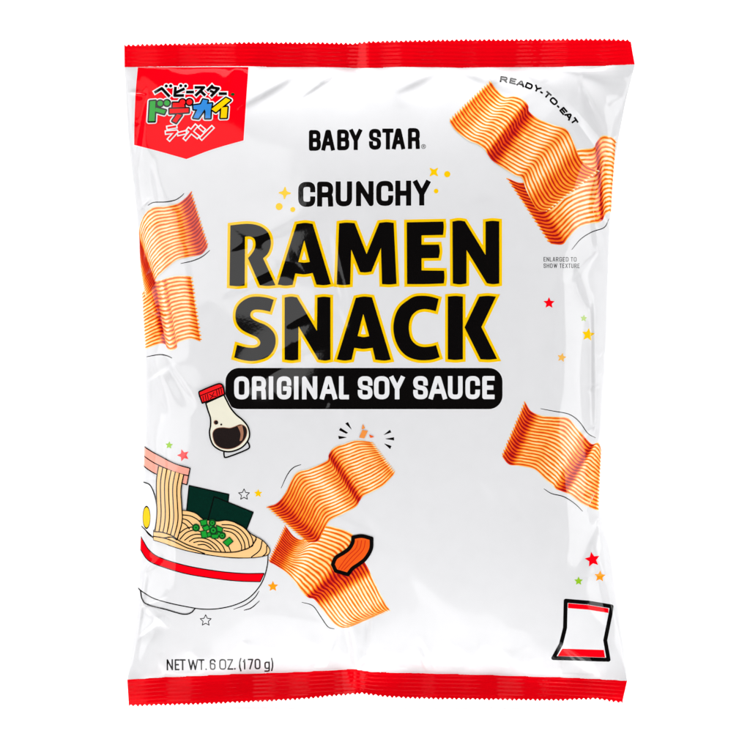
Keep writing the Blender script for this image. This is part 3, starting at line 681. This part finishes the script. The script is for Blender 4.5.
part('bottle_drawing', [(P_(bo), 1.3, 'white_ink'), (P_(base_), .8, 'black'), (P_(base_), -.7, 'offgrey'), (P_(bo), .8, 'black'), (P_(bo), -.8, 'cream'),
     (P_(sau), .3, 'brown'), (P_(sau), -.25, 'sauce'), (hi_, 0, 'brown'), (Shape().disc(zV([(250,442)])[0], 2.3), 0, 'brown'), (Shape().disc(zV([(253,443)])[0], 1.9), 0, 'sauce'), (Shape().disc(zV([(300,462)])[0], 1), 0, 'sauce'),
     (P_(cap), .8, 'black'), (P_(cap), -.7, 'logored'), (tick, 0, 'black')], base=7, h=.3)
# ------------------------------------------------------------------ white sweep the bag stands on
def sweep():
    m = bpy.data.materials.new('white_paper'); m.use_nodes = True; N = m.node_tree.nodes; L = m.node_tree.links; p = N['Principled BSDF']
    nz = N.new('ShaderNodeTexNoise'); nz.inputs['Scale'].default_value = 40; tc = N.new('ShaderNodeTexCoord'); L.new(tc.outputs['Object'], nz.inputs['Vector'])
    mx = N.new('ShaderNodeMix'); mx.data_type = 'RGBA'; mx.inputs[6].default_value = (.89, .89, .89, 1); mx.inputs[7].default_value = (.92, .92, .92, 1)
    L.new(nz.outputs['Fac'], mx.inputs[0]); L.new(mx.outputs[2], p.inputs['Base Color']); p.inputs['Roughness'].default_value = .8; p.inputs['Specular IOR Level'].default_value = .1
    prof = [(-1.0, 0), (.5, 0)]
    for k in range(1, 24):
        a = k/24*math.pi/2; prof.append((.5+.7*math.sin(a), .7-.7*math.cos(a)))
    prof += [(1.2, .7), (1.2, 2.6)]
    V = []; F = []
    for x in (-1.9, 1.9):
        for y, z in prof: V.append((x, y, z-.70))
    n = len(prof)
    for i in range(n-1): F.append((i, i+n, i+n+1, i+1))
    me = bpy.data.meshes.new('backdrop'); me.from_pydata(V, [], F); me.materials.append(m)
    for q in me.polygons: q.use_smooth = True
    o = bpy.data.objects.new('backdrop', me); C.objects.link(o); o['kind'] = 'structure'
sweep()
def ledge():
    m = bpy.data.materials.new('white_laminate'); m.use_nodes = True; N = m.node_tree.nodes; L = m.node_tree.links; p = N['Principled BSDF']
    nz = N.new('ShaderNodeTexNoise'); nz.inputs['Scale'].default_value = 60; tc = N.new('ShaderNodeTexCoord'); L.new(tc.outputs['Object'], nz.inputs['Vector'])
    mx = N.new('ShaderNodeMix'); mx.data_type = 'RGBA'; mx.inputs[6].default_value = (.95, .95, .95, 1); mx.inputs[7].default_value = (.97, .97, .97, 1)
    L.new(nz.outputs['Fac'], mx.inputs[0]); L.new(mx.outputs[2], p.inputs['Base Color']); p.inputs['Roughness'].default_value = .6; p.inputs['Specular IOR Level'].default_value = .1
    bm = bmesh.new(); bmesh.ops.create_cube(bm, size=1)
    for v in bm.verts: v.co.x *= .9; v.co.y = v.co.y*.040+.012; v.co.z = (v.co.z-.5)*.7-.0003
    me = bpy.data.meshes.new('ledge'); bm.to_mesh(me); me.materials.append(m)
    o = bpy.data.objects.new('ledge', me); C.objects.link(o); o['kind'] = 'structure'
ledge()
# ------------------------------------------------------------------ lamps, world, camera
from mathutils import Vector
MID = Vector((0, 0, (GY-375)*S))
def lamp(name, loc, target, sx, sy, watts, col=(1, 1, 1)):
    d = bpy.data.lights.new(name, 'AREA'); d.shape = 'RECTANGLE'; d.size = sx; d.size_y = sy; d.energy = watts; d.color = col
    o = bpy.data.objects.new(name, d); C.objects.link(o); o.location = loc
    o.rotation_euler = (Vector(target)-Vector(loc)).to_track_quat('-Z', 'Y').to_euler(); return o
lamp('softbox_side', (-1.35, -.75, .35), MID, .85, 1.4, 8.6)
lamp('softbox_side', (1.35, -.75, .35), MID, .85, 1.4, 9.6)
lamp('softbox_large', (-.66, -1.42, .66), MID, 1.0, .9, 4.4)
lamp('softbox_top', (0, -.45, 1.5), MID, 1.4, .4, 8.0)
lamp('ledge_fill', (0, -.32, -.6), (0, -.03, -.04), 1.6, .25, 3.6)  # added fill light, only there to push the ledge front to white
lamp('backdrop_lamp', (-.9, .3, 1.9), (0, 1.2, 0), .8, .8, 42)
lamp('backdrop_lamp', (.9, .3, 1.9), (0, 1.2, 0), .8, .8, 42)
wd = bpy.data.worlds.new('World'); bpy.context.scene.world = wd; wd.use_nodes = True
wd.node_tree.nodes['Background'].inputs[0].default_value = (1, 1, 1, 1); wd.node_tree.nodes['Background'].inputs[1].default_value = .05
cam = bpy.data.cameras.new('camera'); co = bpy.data.objects.new('camera', cam); C.objects.link(co)
D = 4.0; co.location = (0, -D, MID.z); co.rotation_euler = (math.pi/2, 0, 0)
cam.sensor_width = 36; cam.lens = 36*D/(750*S); cam.clip_end = 50
sc = bpy.context.scene; sc.camera = co
sc.view_settings.view_transform = 'Standard'; sc.view_settings.look = 'None'; sc.view_settings.exposure = .15; sc.view_settings.gamma = 1
